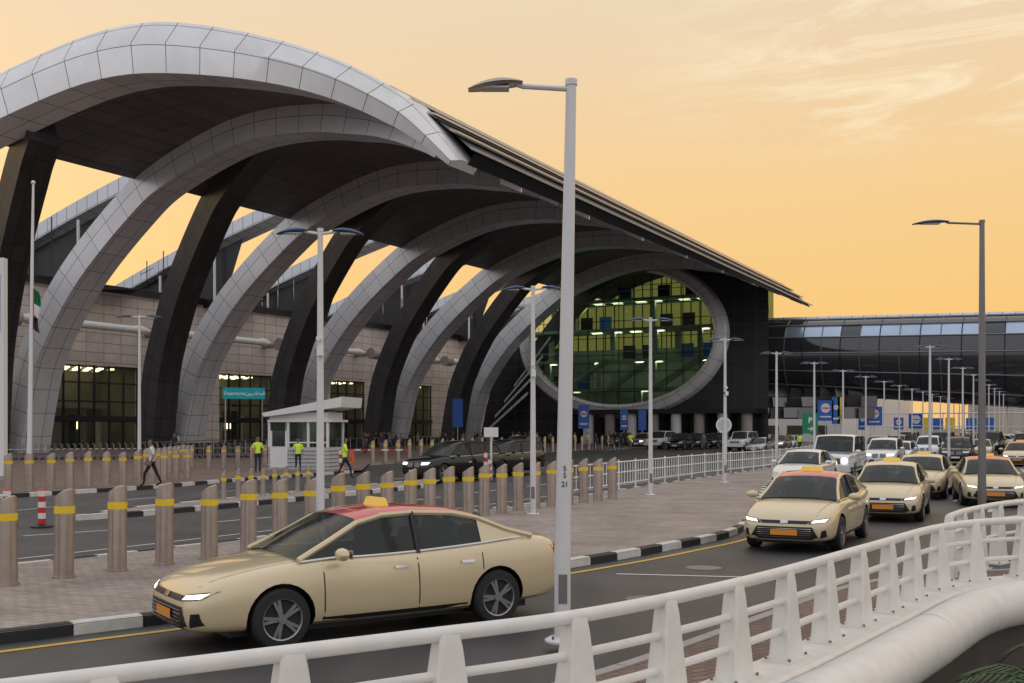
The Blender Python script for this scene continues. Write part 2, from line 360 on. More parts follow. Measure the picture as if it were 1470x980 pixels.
for i in range(nR):
    c,n=frame(i);k=kt(c.x)*(1-.55*max(0,(c.x-42)/3.3));u=min(1,max(0,(c.x-24)/10));k0=.75-.25*u;dz=rz_(c.x)
    rings.append([B(SR(c.x)+ds,(c+n*(k0+a*k)).x,(c+n*(k0+a*k)).y+dz) for a,ds in((0,-1.2),(2.0,-1.3),(3.7,-.2),(3.7,1.8),(0,1.8))])
mb.loft(rings,RIM);mb.build('canopy_rim',term)
def cat(t):
    for i in range(nR-1):
        a,b=RC[i],RC[i+1]
        if a.x<=t<=b.x:
            u=(t-a.x)/(b.x-a.x);n=(frame(i)[1]*(1-u)+frame(i+1)[1]*u).normalized();return a.lerp(b,u),n
    c,n=frame(nR-1);return c,n
TS=[15.5+k*(45.3-15.5)/44 for k in range(45)]
S=[j/24 for j in range(25)];SE=91
def vq(t,f,off,ex=0):
    c,n=cat(min(t,45.3));s0=SR(t)+.5;s=s0+(SE-s0)*f
    th=1.0-.35*f if off is None else 1.0-.3*f+2.4*kt(t)*(1-.86*f)+ex
    p=c+n*th
    if t>45.3: p=p+Vector((n.y,-n.x,0))*(t-45.3)
    return B(s,p.x,p.y)
mb=MB()
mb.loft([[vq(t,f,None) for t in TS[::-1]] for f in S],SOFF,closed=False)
mb.loft([[vq(t,f,1) for t in TS] for f in S],ROOF,closed=False,mf=lambda i,j:ROOF if TS[j]<37 else DARKM)
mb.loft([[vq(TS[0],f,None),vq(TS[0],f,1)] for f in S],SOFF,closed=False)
mb.loft([[vq(TS[-1],f,1),vq(TS[-1],f,None)] for f in S],DARKM,closed=False)
mb.loft([[vq(t,1,1) for t in TS],[vq(t,1,None) for t in TS]],SOFF,closed=False)
mb.build('vault_roof',term)
mb=MB()
for k in range(7):
    t=37.6+k*1.22;pts=[]
    for f in [q/20 for q in range(21)]:
        wd=.40 if k<6 else .6
        pts.append([vq(t,f,1,.10),vq(t+wd,f,1,.34),vq(t+wd+.05,f,1,.22),vq(t+.1,f,1,.02)])
    mb.loft(pts,LOUV)
for n in range(8):
    s=6+11.5*n;c,nn=cat(44.2);e_,n2=cat(45.2)
    mb.loft([[B(s+q,c.x,c.y+h) for q,h in((-.08,.2),(.08,.2),(.08,1.0),(-.08,1.0))],[B(s+q,e_.x+.7,e_.y+h) for q,h in((-.08,.3),(.08,.3),(.08,.6),(-.08,.6))]],LOUV)
mb.build('canopy_louvres',term)
doors=[(-17.5,-7),(8.8,20),(31.9,41),(52.4,60),(71,77)]
mb=MB();T0=-8
def wall(s0,s1,z0,z1,m,t=T0,th=.6):
    a=[B(s0,t,z0),B(s1,t,z0),B(s1,t,z1),B(s0,t,z1)]
    mb.add(a+[p-P*th for p in a],[(0,1,2,3),(3,2,6,7),(0,3,7,4),(1,5,6,2),(0,4,5,1)],m,None,[[(s0,z0),(s1,z0),(s1,z1),(s0,z1)]]*5)
prev=-70
for a,b in doors:
    wall(prev,a,0,16.3,STONE);wall(a,b,8.7,16.3,STONE);prev=b
wall(prev,95,0,16.3,STONE)
wall(-70,95,16.3,17.0,DARKM,T0+.4,1.2)
mb.add([B(-70,-8,16.6),B(95,-8,16.6),B(95,-70,17.4),B(-70,-70,17.4)],[(0,1,2,3)],DARKM)
mb.build('stone_wall',term)
mb=MB()
for a,b in doors:
    mb.add([B(a-1,-15,0),B(b+1,-15,0),B(b+1,-15,9),B(a-1,-15,9)],[(0,1,2,3)],WARMW)
    mb.add([B(a-1,-8.7,8.8),B(b+1,-8.7,8.8),B(b+1,-15,8.8),B(a-1,-15,8.8)],[(0,1,2,3)],CONC)
    for q in(a-1,b+1): mb.add([B(q,-8.7,0),B(q,-15,0),B(q,-15,9),B(q,-8.7,9)],[(0,1,2,3)],WARMW)
    n=max(3,int((b-a)/1.3))
    for t in(-10,-12,-14):
        for k in range(n):
            s=a+(k+.5)*(b-a)/n
            if random.random()<.2: continue
            mb.add([B(s-.35,t-.25,8.4),B(s+.35,t-.25,8.4),B(s+.35,t+.25,8.4),B(s-.35,t+.25,8.4),B(s-.35,t+.25,8.6),B(s+.35,t+.25,8.6)],[(0,1,2,3),(3,2,5,4)],LWARM)
    for k in range(n):
        s=a+(k+.3)*(b-a)/n;hh=random.uniform(.5,1.3)
        if random.random()<.5: mb.add([B(s,-14.9,2.2),B(s+1.0,-14.9,2.2),B(s+1.0,-14.9,2.2+hh),B(s,-14.9,2.2+hh)],[(0,1,2,3)],LWARM)
        hz=random.uniform(1.2,5.5);mb.box(B(s+.9,-12.5-random.random()*2,hz/2),(.6,.6,hz),random.choice([DARKM,CONC,GALVD,WHITE]))
    mb.loft([[B(a,-12.5,4.4),B(a,-12.5,4.9),B(a,-15,4.9),B(a,-15,4.4)],[B(b,-12.5,4.4),B(b,-12.5,4.9),B(b,-15,4.9),B(b,-15,4.4)]],CONC)
    mb.add([B(a,-8.3,0),B(b,-8.3,0),B(b,-8.3,8.7),B(a,-8.3,8.7)],[(0,1,2,3)],DOORGL)
    def bar(s0,s1,z0,z1,t=-8.15,d=.2): mb.loft([[B(s0,t,z0),B(s1,t,z0),B(s1,t,z1),B(s0,t,z1)],[B(s0,t-d,z0),B(s1,t-d,z0),B(s1,t-d,z1),B(s0,t-d,z1)]],DARKM)
    n=int((b-a)/1.6)
    for k in range(n+1):
        s=a+k*(b-a)/n;bar(s-.07,s+.07,0,8.7)
    for z in(3.0,5.0,6.9,8.55): bar(a,b,z-.08,z+.08,-8.12)
    bar(a,b,3.0,3.5,-7.9,.35)
mb.build('entrance_glazing',term)
mb=MB()
s=-16
while s<85:
    L_=15.5
    mb.tube([B(s,-4.2,12.3),B(s+1.2,-4.2,12.3),B(s+2.2,-4.2,12.3),B(s+L_-2.2,-4.2,12.3),B(s+L_-1.2,-4.2,12.3),B(s+L_,-4.2,12.3)],[.2,.5,.42,.36,.5,.2],WHITE,12)
    mb.tube([B(s+.2,-4.2,12.3),B(s-1.4,-4.2,12.3)],[.75,.75],CONC,12)
    mb.tube([B(s+.2,-4.2,12.3),B(s+.2,-8,12.3)],[.3,.3],CONC,8)
    s+=18.4
mb.build('wall_strut',term)
mb=MB()
for n in range(-1,6):
    s=10+18.4*n;a=(-24,17.0);b=(5.5,26.0)
    mb.loft([[B(s+q,t,z+h) for q,h in((0,-.2),(2.4,-.5),(2.4,1.3),(0,1.3))] for t,z in((a[0]+(b[0]-a[0])*k/10,a[1]+(b[1]-a[1])*k/10+.5*math.sin(math.pi*k/10)) for k in range(11))],FINM)
    mb.add([B(s+1,-26,16),B(s+1,-5,16),B(s+1,-2.0,23.4),B(s+1,-24,17.3)],[(0,1,2,3)],DARKM)
    mb.add([B(s+1,-26,16),B(s+1,-5,16),B(s+9,-5,16.8),B(s+9,-26,16)],[(0,1,2,3)],DARKM)
    for t in(-14,-5.5): mb.tube([B(s+.2,t,16),B(s+.2,t,26.0-(5.5-t)*.31)],.16,WHITE,6)
    for t in(-9,-6.5,-4,-1):
        mb.tube([B(s+12,t,16.5),B(s+12,t,19.5+random.random()*2)],.06,DARKM,5);mb.tube([B(s+12,t-1,19),B(s+12,t+1,19.6)],.04,DARKM,4)
mb.build('roof_fins',term)
SEF=78;ec=(22.6,14.85);ea,eb=14.1,9.5
def inside(t,z): return -7<t<43.5 and z>-.01 and z<cat(max(t,0))[0].y+.9
ells=[];outs=[];nE=96
for k in range(nE):
    th=2*math.pi*k/nE;dx,dz=ea*math.cos(th),eb*math.sin(th);q=1.0
    while inside(ec[0]+dx*q,ec[1]+dz*q) and q<4:q+=.01
    ells.append((ec[0]+dx,ec[1]+dz));outs.append((ec[0]+dx*q,max(0,ec[1]+dz*q)))
mb=MB()
rg=[[B(SEF,t,z) for t,z in ells],[B(SEF,t,z) for t,z in outs]]
vs=rg[0]+rg[1];fs=[];uvs=[]
for k in range(nE):
    j=(k+1)%nE;fs.append((k,j,nE+j,nE+k));pp=[ells[k],ells[j],outs[j],outs[k]];uvs.append(pp)
mb.add(vs,fs,BLKF,None,uvs)
mb.build('end_facade',term)
mb=MB();rings=[]
for k in range(nE+1):
    th=2*math.pi*k/nE
    rings.append([B(SEF+ds,ec[0]+(ea+o)*math.cos(th),ec[1]+(eb+o)*math.sin(th)) for o,ds in((-.2,.3),(-.2,-.9),(.15,-1.2),(1.3,-.9),(1.7,-.3),(1.7,.2))])
mb.loft(rings,RIM,caps=False);mb.build('oval_window_frame',term)
mb=MB()
mb.add([B(SEF-.2,t,z) for t,z in ells],[tuple(range(nE))],GREENGL);
for k in range(1,12):
    x=-1+2*k/12;hh=eb*math.sqrt(1-x*x);t=ec[0]+x*ea
    mb.tube([B(SEF-.35,t,ec[1]-hh),B(SEF-.35,t,ec[1]+hh)],.06,DARKM,4)
for k in range(1,8):
    x=-1+2*k/8;hh=ea*math.sqrt(1-x*x);z=ec[1]+x*eb
    mb.tube([B(SEF-.38,ec[0]-hh,z),B(SEF-.38,ec[0]+hh,z)],.05,DARKM,4)
INT=mat('interior_green_grey',(.42,.50,.42),.6,var=.35,scale=.4);INT2=mat('interior_floor_slab',(.42,.48,.42),.6)
BACKGL=glassmat('rear_green_glass',(.26,.36,.26),.78)
mb.add([B(SEF+10,-2,0),B(SEF+10,40,0),B(SEF+10,40,14),B(SEF+10,-2,14)],[(0,1,2,3)],INT)
bt=[4+k*1.5 for k in range(26)]
for a,b in zip(bt,bt[1:]):
    za=cat(a)[0].y+.9;zb=cat(b)[0].y+.9
    if min(za,zb)>14: mb.add([B(SEF+10,a,14),B(SEF+10,b,14),B(SEF+10,b,zb),B(SEF+10,a,za)],[(0,1,2,3)],BACKGL)
    mb.tube([B(SEF+9.9,a,14),B(SEF+9.9,a,max(14.2,za))],.09,DARKM,4)
for z in(7.6,11.8,16.2,20.4):
    w_=40 if z<20 else 36
    mb.loft([[B(SEF+3.2,4,z),B(SEF+3.2,w_,z),B(SEF+3.2,w_,z+.35),B(SEF+3.2,4,z+.35)],[B(SEF+9,4,z),B(SEF+9,w_,z),B(SEF+9,w_,z+.35),B(SEF+9,4,z+.35)]],INT2)
    mb.tube([B(SEF+3.1,4,z+1.4),B(SEF+3.1,w_,z+1.4)],.05,GALV,5)
    for k in range(9):
        t=8+k*3.4+random.random()*1.5
        if random.random()<.6: mb.add([B(SEF+5,t,z-.1),B(SEF+5,t+1.6,z-.1),B(SEF+5.9,t+1.6,z-.1),B(SEF+5.9,t,z-.1)],[(0,1,2,3)],LWHITE)
        if random.random()<.5: mb.loft([[B(SEF+5,t,z-4),B(SEF+5,t+.7,z-4),B(SEF+5,t+.7,z),B(SEF+5,t,z)],[B(SEF+5.6,t,z-4),B(SEF+5.6,t+.7,z-4),B(SEF+5.6,t+.7,z),B(SEF+5.6,t,z)]],INT2)
        if random.random()<.6: mb.loft([[B(SEF+8,t,z+.4),B(SEF+8,t+1.8,z+.4),B(SEF+8,t+1.8,z+2.6),B(SEF+8,t,z+2.6)],[B(SEF+8.4,t,z+.4),B(SEF+8.4,t+1.8,z+.4),B(SEF+8.4,t+1.8,z+2.6),B(SEF+8.4,t,z+2.6)]],random.choice([DARKM,INT,BLUE,CONC]))
for k in range(3):
    mb.tube([B(SEF+2,13+k*7,7.8),B(SEF+2,20+k*7,12)],.45,CONC,6)
mb.build('oval_window_glazing',term)
mb=MB()
for k in range(4):
    mb.loft([[B(SEF-2,2+k*1.6,1.5+k*2.2),B(SEF-2,2+k*1.6,1.9+k*2.2),B(SEF-1.5,2+k*1.6,1.9+k*2.2)],[B(SEF-2,9+k*1.2,7+k*2.6),B(SEF-2,9+k*1.2,7.5+k*2.6),B(SEF-1.5,9+k*1.2,7.5+k*2.6)]],FINM)
for k in range(9):
    p=B(SEF-3,16+k*3.2,0);mb.tube([p,p+Vector((0,0,4.2))],.7,WHITE if k%2 else CONC,14)
mb.loft([[B(SEF-4.2,12,4.2),B(SEF-4.2,43,4.2),B(SEF-4.2,43,4.8),B(SEF-4.2,12,4.8)],[B(SEF-.1,12,4.2),B(SEF-.1,43,4.2),B(SEF-.1,43,4.8),B(SEF-.1,12,4.8)]],DARKM)
CHR=mat('polished_cladding',(.16,.15,.15),.3,.7)
for i in range(8):
    for j in range(3):
        a=B(SEF+1+j*1.5,42.5+i*1.9,4.2+j*1.4);mb.box(a,(1.9,.5,1.4),CHR,rot=Matrix.Rotation(random.uniform(-.6,.3),4,'Z')@Matrix.Rotation(random.uniform(-.5,.5),4,'X'))
mb.build('facade_base',term)
# ---------------------------------------------------------------- glazed pedestrian bridge
mb=MB();BG=mat('bridge_dark_glass',(.03,.032,.036),.09,.0,spec=.9)
BAND=mat('bridge_sky_reflection_band',(.42,.50,.60),.18,.6,var=.25,scale=.25)  # sky reflection on the bridge glass, painted in as a lighter strip
def bsec(t):
    out=[];cz,rr=12.2-.022*(t-38),4.7
    for k in range(28):
        th=2*math.pi*k/28;out.append(B(84+4.6*math.cos(th),t,cz+rr*math.sin(th)*(1.0 if math.sin(th)>0 else 1.0+.012*(t-38))))
    return out
rings=[bsec(38+2.4*i) for i in range(40)]
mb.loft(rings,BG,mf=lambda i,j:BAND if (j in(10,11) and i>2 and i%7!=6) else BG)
for i in range(0,40):
    r=rings[i];c=sum(r,Vector())/28;mb.tube([c+(q-c)*1.006 for q in r+[r[0]]],.07,GALVD if i%2 else DARKM,4)
for k in (8,10,12,14,16,18,20):
    mb.tube([r[k]+(r[k]-sum(r,Vector())/28)*.008 for r in rings],.09 if k!=10 else .16,GALVD,5)
mb.tube([r[7]+Vector((0,0,.1)) for r in rings],.35,FINM,6)
for t in(96,118): mb.tube([B(84,t,0),B(84,t,9)],1.0,CONC,16)
mb.build('glazed_bridge')
mb=MB()
def bld(s0,s1,t0,t1,h,m,win=True):
    a=[B(s0,t0,0),B(s0,t1,0),B(s1,t1,0),B(s1,t0,0)];mb.add(a+[p+Vector((0,0,h)) for p in a],[(0,1,5,4),(1,2,6,5),(2,3,7,6),(3,0,4,7),(4,5,6,7)],m)
    mb.loft([[p+Vector((0,0,h)) for p in a],[p+Vector((0,0,h+.8)) for p in a]],CONC)
    for fl in range(int(h/3.4)):
        z=1.2+fl*3.4;n=int((t1-t0)/4)
        for k in range(n):
            if not win and k%3: continue
            t=t0+1+k*4;mb.add([B(s0-.05,t,z),B(s0-.05,t+2.6,z),B(s0-.05,t+2.6,z+1.5),B(s0-.05,t,z+1.5)],[(0,1,2,3)],DGL if win else CONC)
bld(120,190,18,44,11.5,WHITE);bld(150,160,60,230,8.5,BEIGE,False);bld(175,260,60,260,10.5,BEIGE,False)
mb.build('distant_terminal_building')
mb=MB()
for k in range(26):
    t=48+k*2.1;mb.tube([B(112,t,0),B(112,t,4.5)],.06,WHITE,4)
mb.tube([B(112,48,4.5),B(112,100,4.5)],.09,WHITE,4);mb.tube([B(112,48,2.5),B(112,100,2.5)],.07,WHITE,4)
mb.build('screen_fence')
# ---------------------------------------------------------------- street furniture
def bollard_mesh(h=1.22,r=.135):
    mb=MB();n=24
    def ring(z,rr,sl=0): return [(rr*math.cos(2*math.pi*k/n),rr*math.sin(2*math.pi*k/n),z+sl*math.cos(2*math.pi*k/n)) for k in range(n)]
    mb.loft([ring(0,r+.02),ring(.03,r+.02),ring(.031,r),ring(h-.34,r),ring(h-.34,r+.004),ring(h-.24,r+.004),ring(h-.24,r),ring(h-.08,r,.07),ring(h-.07,r-.02,.07)],STEEL,mf=lambda i,j:YBAND if i==4 else STEEL)
    return mb.mesh('bollard')
BM=bollard_mesh();BMs=bollard_mesh(1.15,.1)
def bollards(pts,step,me=BM,z=.125,sc_=1):
    for p in resample(pts,step):
        o=bpy.data.objects.new('bollard',me);col.objects.link(o);o.location=(p.x+random.uniform(-.02,.02),p.y,z);o.rotation_euler=(random.uniform(-.012,.012),random.uniform(-.012,.012),math.radians(-30+random.uniform(-12,12)));o.scale=(sc_,sc_,sc_*random.uniform(.97,1.03))
bollards(spline([G(12,853,0),G(95,841,0),G(225,823,0),G(346,806,0),G(568,769,0),G(736,741,0),G(883,722,0)],10),.90,BM,.125,1.04)
bollards(spline([G(-60,716,0),G(15,711,0),G(188,698,0),G(275,690,0)],8),.95,BM,.125,1.05)
bollards(spline([G(200,694),G(275,673)],6),1.6,BM,.125,1.05)
bollards(spline([G(300,676),G(400,669)],6),1.5,BM);bollards(spline([G(535,668),G(700,656),G(890,645)],6),1.9,BMs,.125,1.25)
bollards(spline([G(322,722),G(450,708)],6),.7,bollard_mesh(.9,.08),.125)
mb=MB();fp=resample(spline([G(800,722),G(890,707),G(1000,689),G(1120,673),G(1180,660)],8),.32)
for i,p in enumerate(fp):
    if i%6==0: mb.tube([p,p+Vector((0,0,1.05))],.035,WHITE,6)
    else: mb.tube([p+Vector((0,0,.2)),p+Vector((0,0,.95))],.014,WHITE,4)
for z in(.2,.6,.97): mb.tube([p+Vector((0,0,z)) for p in fp],.025,WHITE,5)
o=mb.build('white_fence',loc=(0,0,.12))
def head(mb,x,sgn,z,L=.55,m=HEADM):
    rg=[]
    for k in range(9):
        u=k/8;w=.15*math.sin(math.pi*min(1,.12+u*.8))**.6;h=.06*math.sin(math.pi*(.1+.8*u));zz=z-.07*u*u
        rg.append([(x+sgn*u*L,w*math.cos(a),zz+h*math.sin(a)*(1 if math.sin(a)>0 else .5)) for a in [2*math.pi*q/12 for q in range(12)]])
    mb.loft(rg,m);mb.box((x+sgn*L*.5,0,z-.055),(L*.5,.16,.02),LENS)
def lamp(loc,h,rz,double=True,arm=.22,hl=.55,m=GALV,r=.075,lean=0,hm=HEADM,cctv=False):
    e=MB();e.tube([(0,0,0),(0,0,.02),(0,0,.05)],[r*2.2,r*2.2,r*1.6],m,14);e.tube([(0,0,0),(0,0,.9),(lean,0,h)],[r,r,r*.62],m,16)
    e.tube([(lean,0,h-.02),(lean,0,h+.04)],r*.75,m,12)
    for q in((-1,1) if double else (-1,)):
        e.tube([(lean,0,h-.06),(lean+q*arm,0,h-.03),(lean+q*(arm+.06),0,h-.01)],.028,m,8);head(e,lean+q*arm,q,h,hl,hm)
    e.box((0,-r*.96,.55),(.09,.012,.3),GALVD)
    for a in range(4): e.tube([(r*1.7*math.cos(a*1.57+.8),r*1.7*math.sin(a*1.57+.8),.02),(r*1.7*math.cos(a*1.57+.8),r*1.7*math.sin(a*1.57+.8),.07)],.014,GALVD,6)
    if cctv: e.box((lean*.5+.02,-.13,h*.62),(.12,.14,.16),WHITE);e.tube([(0,-.05,h*.66),(0,-.22,h*.66)],.05,WHITE,8);e.box((0,-.1,h*.66-.22),(.16,.1,.1),GALVD)
    return e.build('street_lamp',loc=loc,rz=rz)
base=Vector((.53,27.4,.12));stp=Vector((3.97,7.9,0))
for k in range(-1,22):
    p=base+stp*k;lamp(p,5.72,random.uniform(-.1,.1),cctv=(k in(-1,0,2)))
l1=lamp(Vector((.52,11.2,.1)),5.75,0,False,.5,.56,GALV,.085,.09,STEEL)
for q,s_ in zip((1.86,1.79,1.70),('5','5','21')): text(s_,.075,BLACK,l1,(.02,-.088,q-.1),(math.radians(90),0,0))
lamp(Vector((11.85,27.4,0)),7.5,0,False,.85,.9,GALVD,.1)
lamp(G(200,694)+Vector((0,0,.12)),6.8,0,True,.3,.65)
for k in range(14):
    p=Vector((20,52,0))+Vector((4.6,9.2,0))*k;lamp(p,6.2,0,True)
fpz=G(42,668);e=MB();e.tube([(0,0,0),(.25,0,17.2)],[.16,.07],WHITE,12);e.ell((.25,0,17.3),(.13,.13,.13),WHITE);e.tube([(0,0,0),(0,0,.2)],.3,CONC,12)
cl4=[RED,mat('flag_green',(.0,.16,.06),.7),WHITE,BLACK]
rows=9
fm=[];
for i in range(12):
    z=10.9-i*.23;rg=[]
    for k in range(rows): rg.append((.18+k*.055*(1+.25*math.sin(i*.6)),.06*math.sin(k*2.2+i*.35),z-k*.04))
    fm.append(rg)
e.loft(fm,RED,closed=False,mf=lambda i,j:cl4[0] if j<2 else (cl4[1] if i<4 else (cl4[2] if i<7 else cl4[3])))
e.build('flagpole',loc=fpz)
e=MB();e.box((0,0,4.7),(2.2,.35,9.4),WHITE);e.box((0,-.19,7.5),(1.9,.03,2.4),BLUE);e.box((0,0,.15),(2.5,.7,.3),CONC);e.build('sign_pylon',loc=Vector((-22.3,45.5,0)))
kp=G(440,677);e=MB()
e.box((0,0,.1),(3.9,2.6,.2),CONC);e.box((0,0,.75),(3.3,2.2,1.1),mat('kiosk_panel',(.50,.50,.52),.5));
for k in range(5): e.box((0,-1.115,.32+k*.2),(3.25,.03,.03),GALVD);e.box((1.665,0,.32+k*.2),(.03,2.15,.03),GALVD)
e.box((0,0,1.95),(3.15,2.05,1.3),DOORGL)
for x in(-1.6,-.55,.55,1.6):
    for y in(-1.06,1.06): e.box((x,y,1.95),(.12,.12,1.3),WHITE)
e.box((0,-1.08,1.55),(3.1,.05,.07),WHITE);e.box((-1.05,-1.12,1.2),(.95,.05,1.9),WHITE);e.box((-1.05,-1.15,1.75),(.7,.03,.8),DGL)
e.box((.1,0,2.66),(3.5,2.4,.12),WHITE);e.box((0,0,2.9),(3.2,2.1,.4),WHITE)
M=Matrix.Translation((.25,0,3.3))@Matrix.Rotation(math.radians(-7),4,'Y')
e.loft([[(-2.0,-1.5,-.18),(2.2,-1.5,-.22),(2.35,-1.5,.30),(-2.1,-1.5,.02)],[(-2.0,1.5,-.18),(2.2,1.5,-.22),(2.35,1.5,.30),(-2.1,1.5,.02)]],WHITE,M=M)
e.box((.9,.3,1.4),(.5,.4,.9),DARKM)
e.build('security_kiosk',loc=kp,rz=math.radians(-12))
b0=G(505,668);e=MB();e.box((0,0,.5),(.3,.3,1.0),ORG);e.box((0,0,1.03),(.34,.34,.05),BLACK)
for k in range(8): e.box((.35+.42*k,0,.95),(.42,.05,.09),RED if k%2 else WHITE)
e.build('barrier_gate',loc=b0,rz=.15)
def plastic(loc,h=1.1):
    e=MB();seg=6
    for k in range(seg): e.tube([(0,0,.08+k*(h-.08)/seg),(0,0,.08+(k+1)*(h-.08)/seg)],[.085,.085] ,RED if k%2==0 else WHITE,12)
    e.lathe([(.24,0),(.24,.04),(.10,.09)],BLACK,14);e.ell((0,0,h),(.085,.085,.05),RED);e.build('traffic_delineator',loc=loc)
plastic(G(60,757),.85);plastic(G(703,692),.95);plastic(G(489,684),1.25);plastic(G(10,757),.85);plastic(G(1370,662),1.0);plastic(G(697,690),1.2)
e=MB()
for k in range(46):
    x=k*.42;
    e.tube([(x,-.3,.1),(x,-.3,1.0),(x-.12,-.3,1.08),(x-.12,.3,1.08),(x,.3,1.0),(x,.3,.1)],.022,GALVD,5)
    e.tube([(x,-.28,.25),(x+.6,-.22,.22),(x+.6,.22,.22),(x,.28,.25)],.02,GALVD,5);e.tube([(x,-.3,.7),(x+.25,-.28,.72),(x+.25,.28,.72),(x,.3,.7)],.015,STEEL,4)
    for y in(-.26,.26): e.tube([(x,y-.02,.07),(x,y+.02,.07)],.07,BLACK,8)
    e.box((x-.12,0,1.09),(.03,.3,.03),RED if k%3 else BLUE)
p=G(-60,664);e.build('luggage_cart_row',loc=p+Vector((0,0,.12)),rz=.42)
e2=e.build('luggage_cart_row',loc=p+Vector((1.0,2.2,.12)),rz=.42)
e=MB();bp_=resample(spline([G(200,661),G(300,655),G(500,647),G(640,640)],8),1.5)
for i,q in enumerate(bp_[:-1]):
    e.tube([q,q+Vector((0,0,1.15))],.04,STEEL,6);r=bp_[i+1];e.add([q+Vector((0,0,.1)),r+Vector((0,0,.1)),r+Vector((0,0,1.0)),q+Vector((0,0,1.0))],[(0,1,2,3)],DGL)
e.tube([q+Vector((0,0,1.15)) for q in bp_],.035,STEEL,6);e.build('glass_balustrade',loc=(0,0,.12))
def board(name,loc,wd,ht,z0,m,rz=0,pole=True,round_=False,mark=None):
    e=MB()
    if pole: e.tube([(0,.06,0),(0,.06,z0+ht*.9)],.05,GALV,8)
    if round_:
        Mx=Matrix.Translation((0,0,z0+ht/2))@Matrix.Rotation(math.radians(90),4,'X');e.lathe([(ht/2,-.0),(ht/2,.03)],m,24,Mx);e.lathe([(ht/2*.8,.031),(ht/2*.8,.034)],mark or WHITE,24,Mx)
    else:
        e.box((0,0,z0+ht/2),(wd,.06,ht),m)
        if mark:
            Mx=Matrix.Translation((0,-.03,z0+ht*.62))@Matrix.Rotation(math.radians(90),4,'X');e.lathe([(wd*.30,0),(wd*.30,.012)],WHITE,20,Mx)
            e.box((0,-.046,z0+ht*.62),(wd*.5,.012,ht*.06),mark);e.box((0,-.036,z0+ht*.2),(wd*.7,.012,ht*.07),WHITE)
    return e.build(name,loc=loc,rz=rz)
board('directional_sign',G(705,690),.62,.42,1.9,WHITE,0);board('round_traffic_sign',G(1039,697),.5,.62,2.1,WHITE,0,round_=True,mark=mat('sign_grey',(.5,.5,.52),.5))
ps=None
for px,py,wd,ht,z0,m,mk_ in((1185,640,2.0,2.6,3.2,BLUE,RED),(1255,640,2.0,2.4,2.6,BLUE,RED),(1315,636,2.2,2.2,2.2,BLUE,RED),(1345,633,2,2,2,BLUE,None),(1395,633,2,2,2,BLUE,None),(1163,641,1.9,2.5,1.6,GREEN,None),(1200,640,1.0,3.4,2.8,BLUE,YBAND),(1207,640,.8,3.4,2.8,YBAND,None),(657,640,1.3,3.6,2.4,BLUE,None),(838,640,1.4,3.0,2.2,BLUE,RED),(896,640,1.0,2.6,2.0,BLUE,RED),(922,640,1.0,2.6,2.0,BLUE,None),(1364,634,1.6,2,2,YBAND,None),(1330,634,1.6,2,2,YBAND,None),(1290,634,1.6,2,2,BLUE,RED),(1420,634,1.8,2,2,BLUE,None),(1238,636,1.2,2.6,2,BLUE,YBAND)):
    b_=board('banner_sign' if m is not GREEN else 'parking_sign',G(px,py),wd,ht,z0,m,0,mark=mk_)
    if m is GREEN: ps=b_
text('P',1.0,WTXT,ps,(0,-.04,2.9),(math.radians(90),0,0))
text('\u2192',.9,WTXT,ps,(0,-.04,1.9),(math.radians(90),0,0))
ang=math.atan2(A.y,A.x)
e=MB();e.box((0,0,6.15),(4.6,.25,1.25),TEAL);e.tube([(-2.0,0,0),(-2.0,0,6.2)],.09,STEEL,8);e.tube([(2.0,0,0),(2.0,0,6.2)],.09,STEEL,8)
sg=e.build('departures_sign',loc=B(29.5,-2,0),rz=ang-.75)
text('Departures',.50,WTXT,sg,(-1.0,-.14,5.98),(math.radians(90),0,0))
text('\uFEE5\uFEED\uFEAD\uFEA9\uFE8E\uFED0\uFEE4\uFEDF\uFE8D',.55,WTXT,sg,(1.25,-.14,5.98),(math.radians(90),0,0))
# ---------------------------------------------------------------- cars
PAINT,ROOFP,GLS0,CBL,RUB,RIMM,HL,TL,PLATE,CHRM=[mat('car_'+n,*a) for n,a in dict(paint=((.5,.5,.5),),roof=((.5,.5,.5),),glass=((.012,.014,.016),.04),black=((.012,.012,.013),.4),rubber=((.02,.02,.02),.8),rim=((.35,.35,.36),.3,.8),headlight=((.7,.72,.75),.1),taillight=((.3,.01,.01),.2),plate=((.75,.28,.03),.5),chrome=((.6,.6,.6),.15,1)).items()]
GLS=glassmat('car_window_glass',(.50,.56,.54),.50,.02)
SEAT=mat('seat_fabric',(.09,.085,.08),.8)
HLON=mat('headlight_lit',(.8,.8,.8),.1,em=(1,.95,.82),es=2.0)
SKIN=mat('skin',(.30,.16,.10),.6)
def interp(tab,x,c):
    for a,b in zip(tab,tab[1:]):
        if a[0]<=x<=b[0]: u=(x-a[0])/(b[0]-a[0]);return a[c]+(b[c]-a[c])*u
    return tab[0][c] if x<tab[0][0] else tab[-1][c]
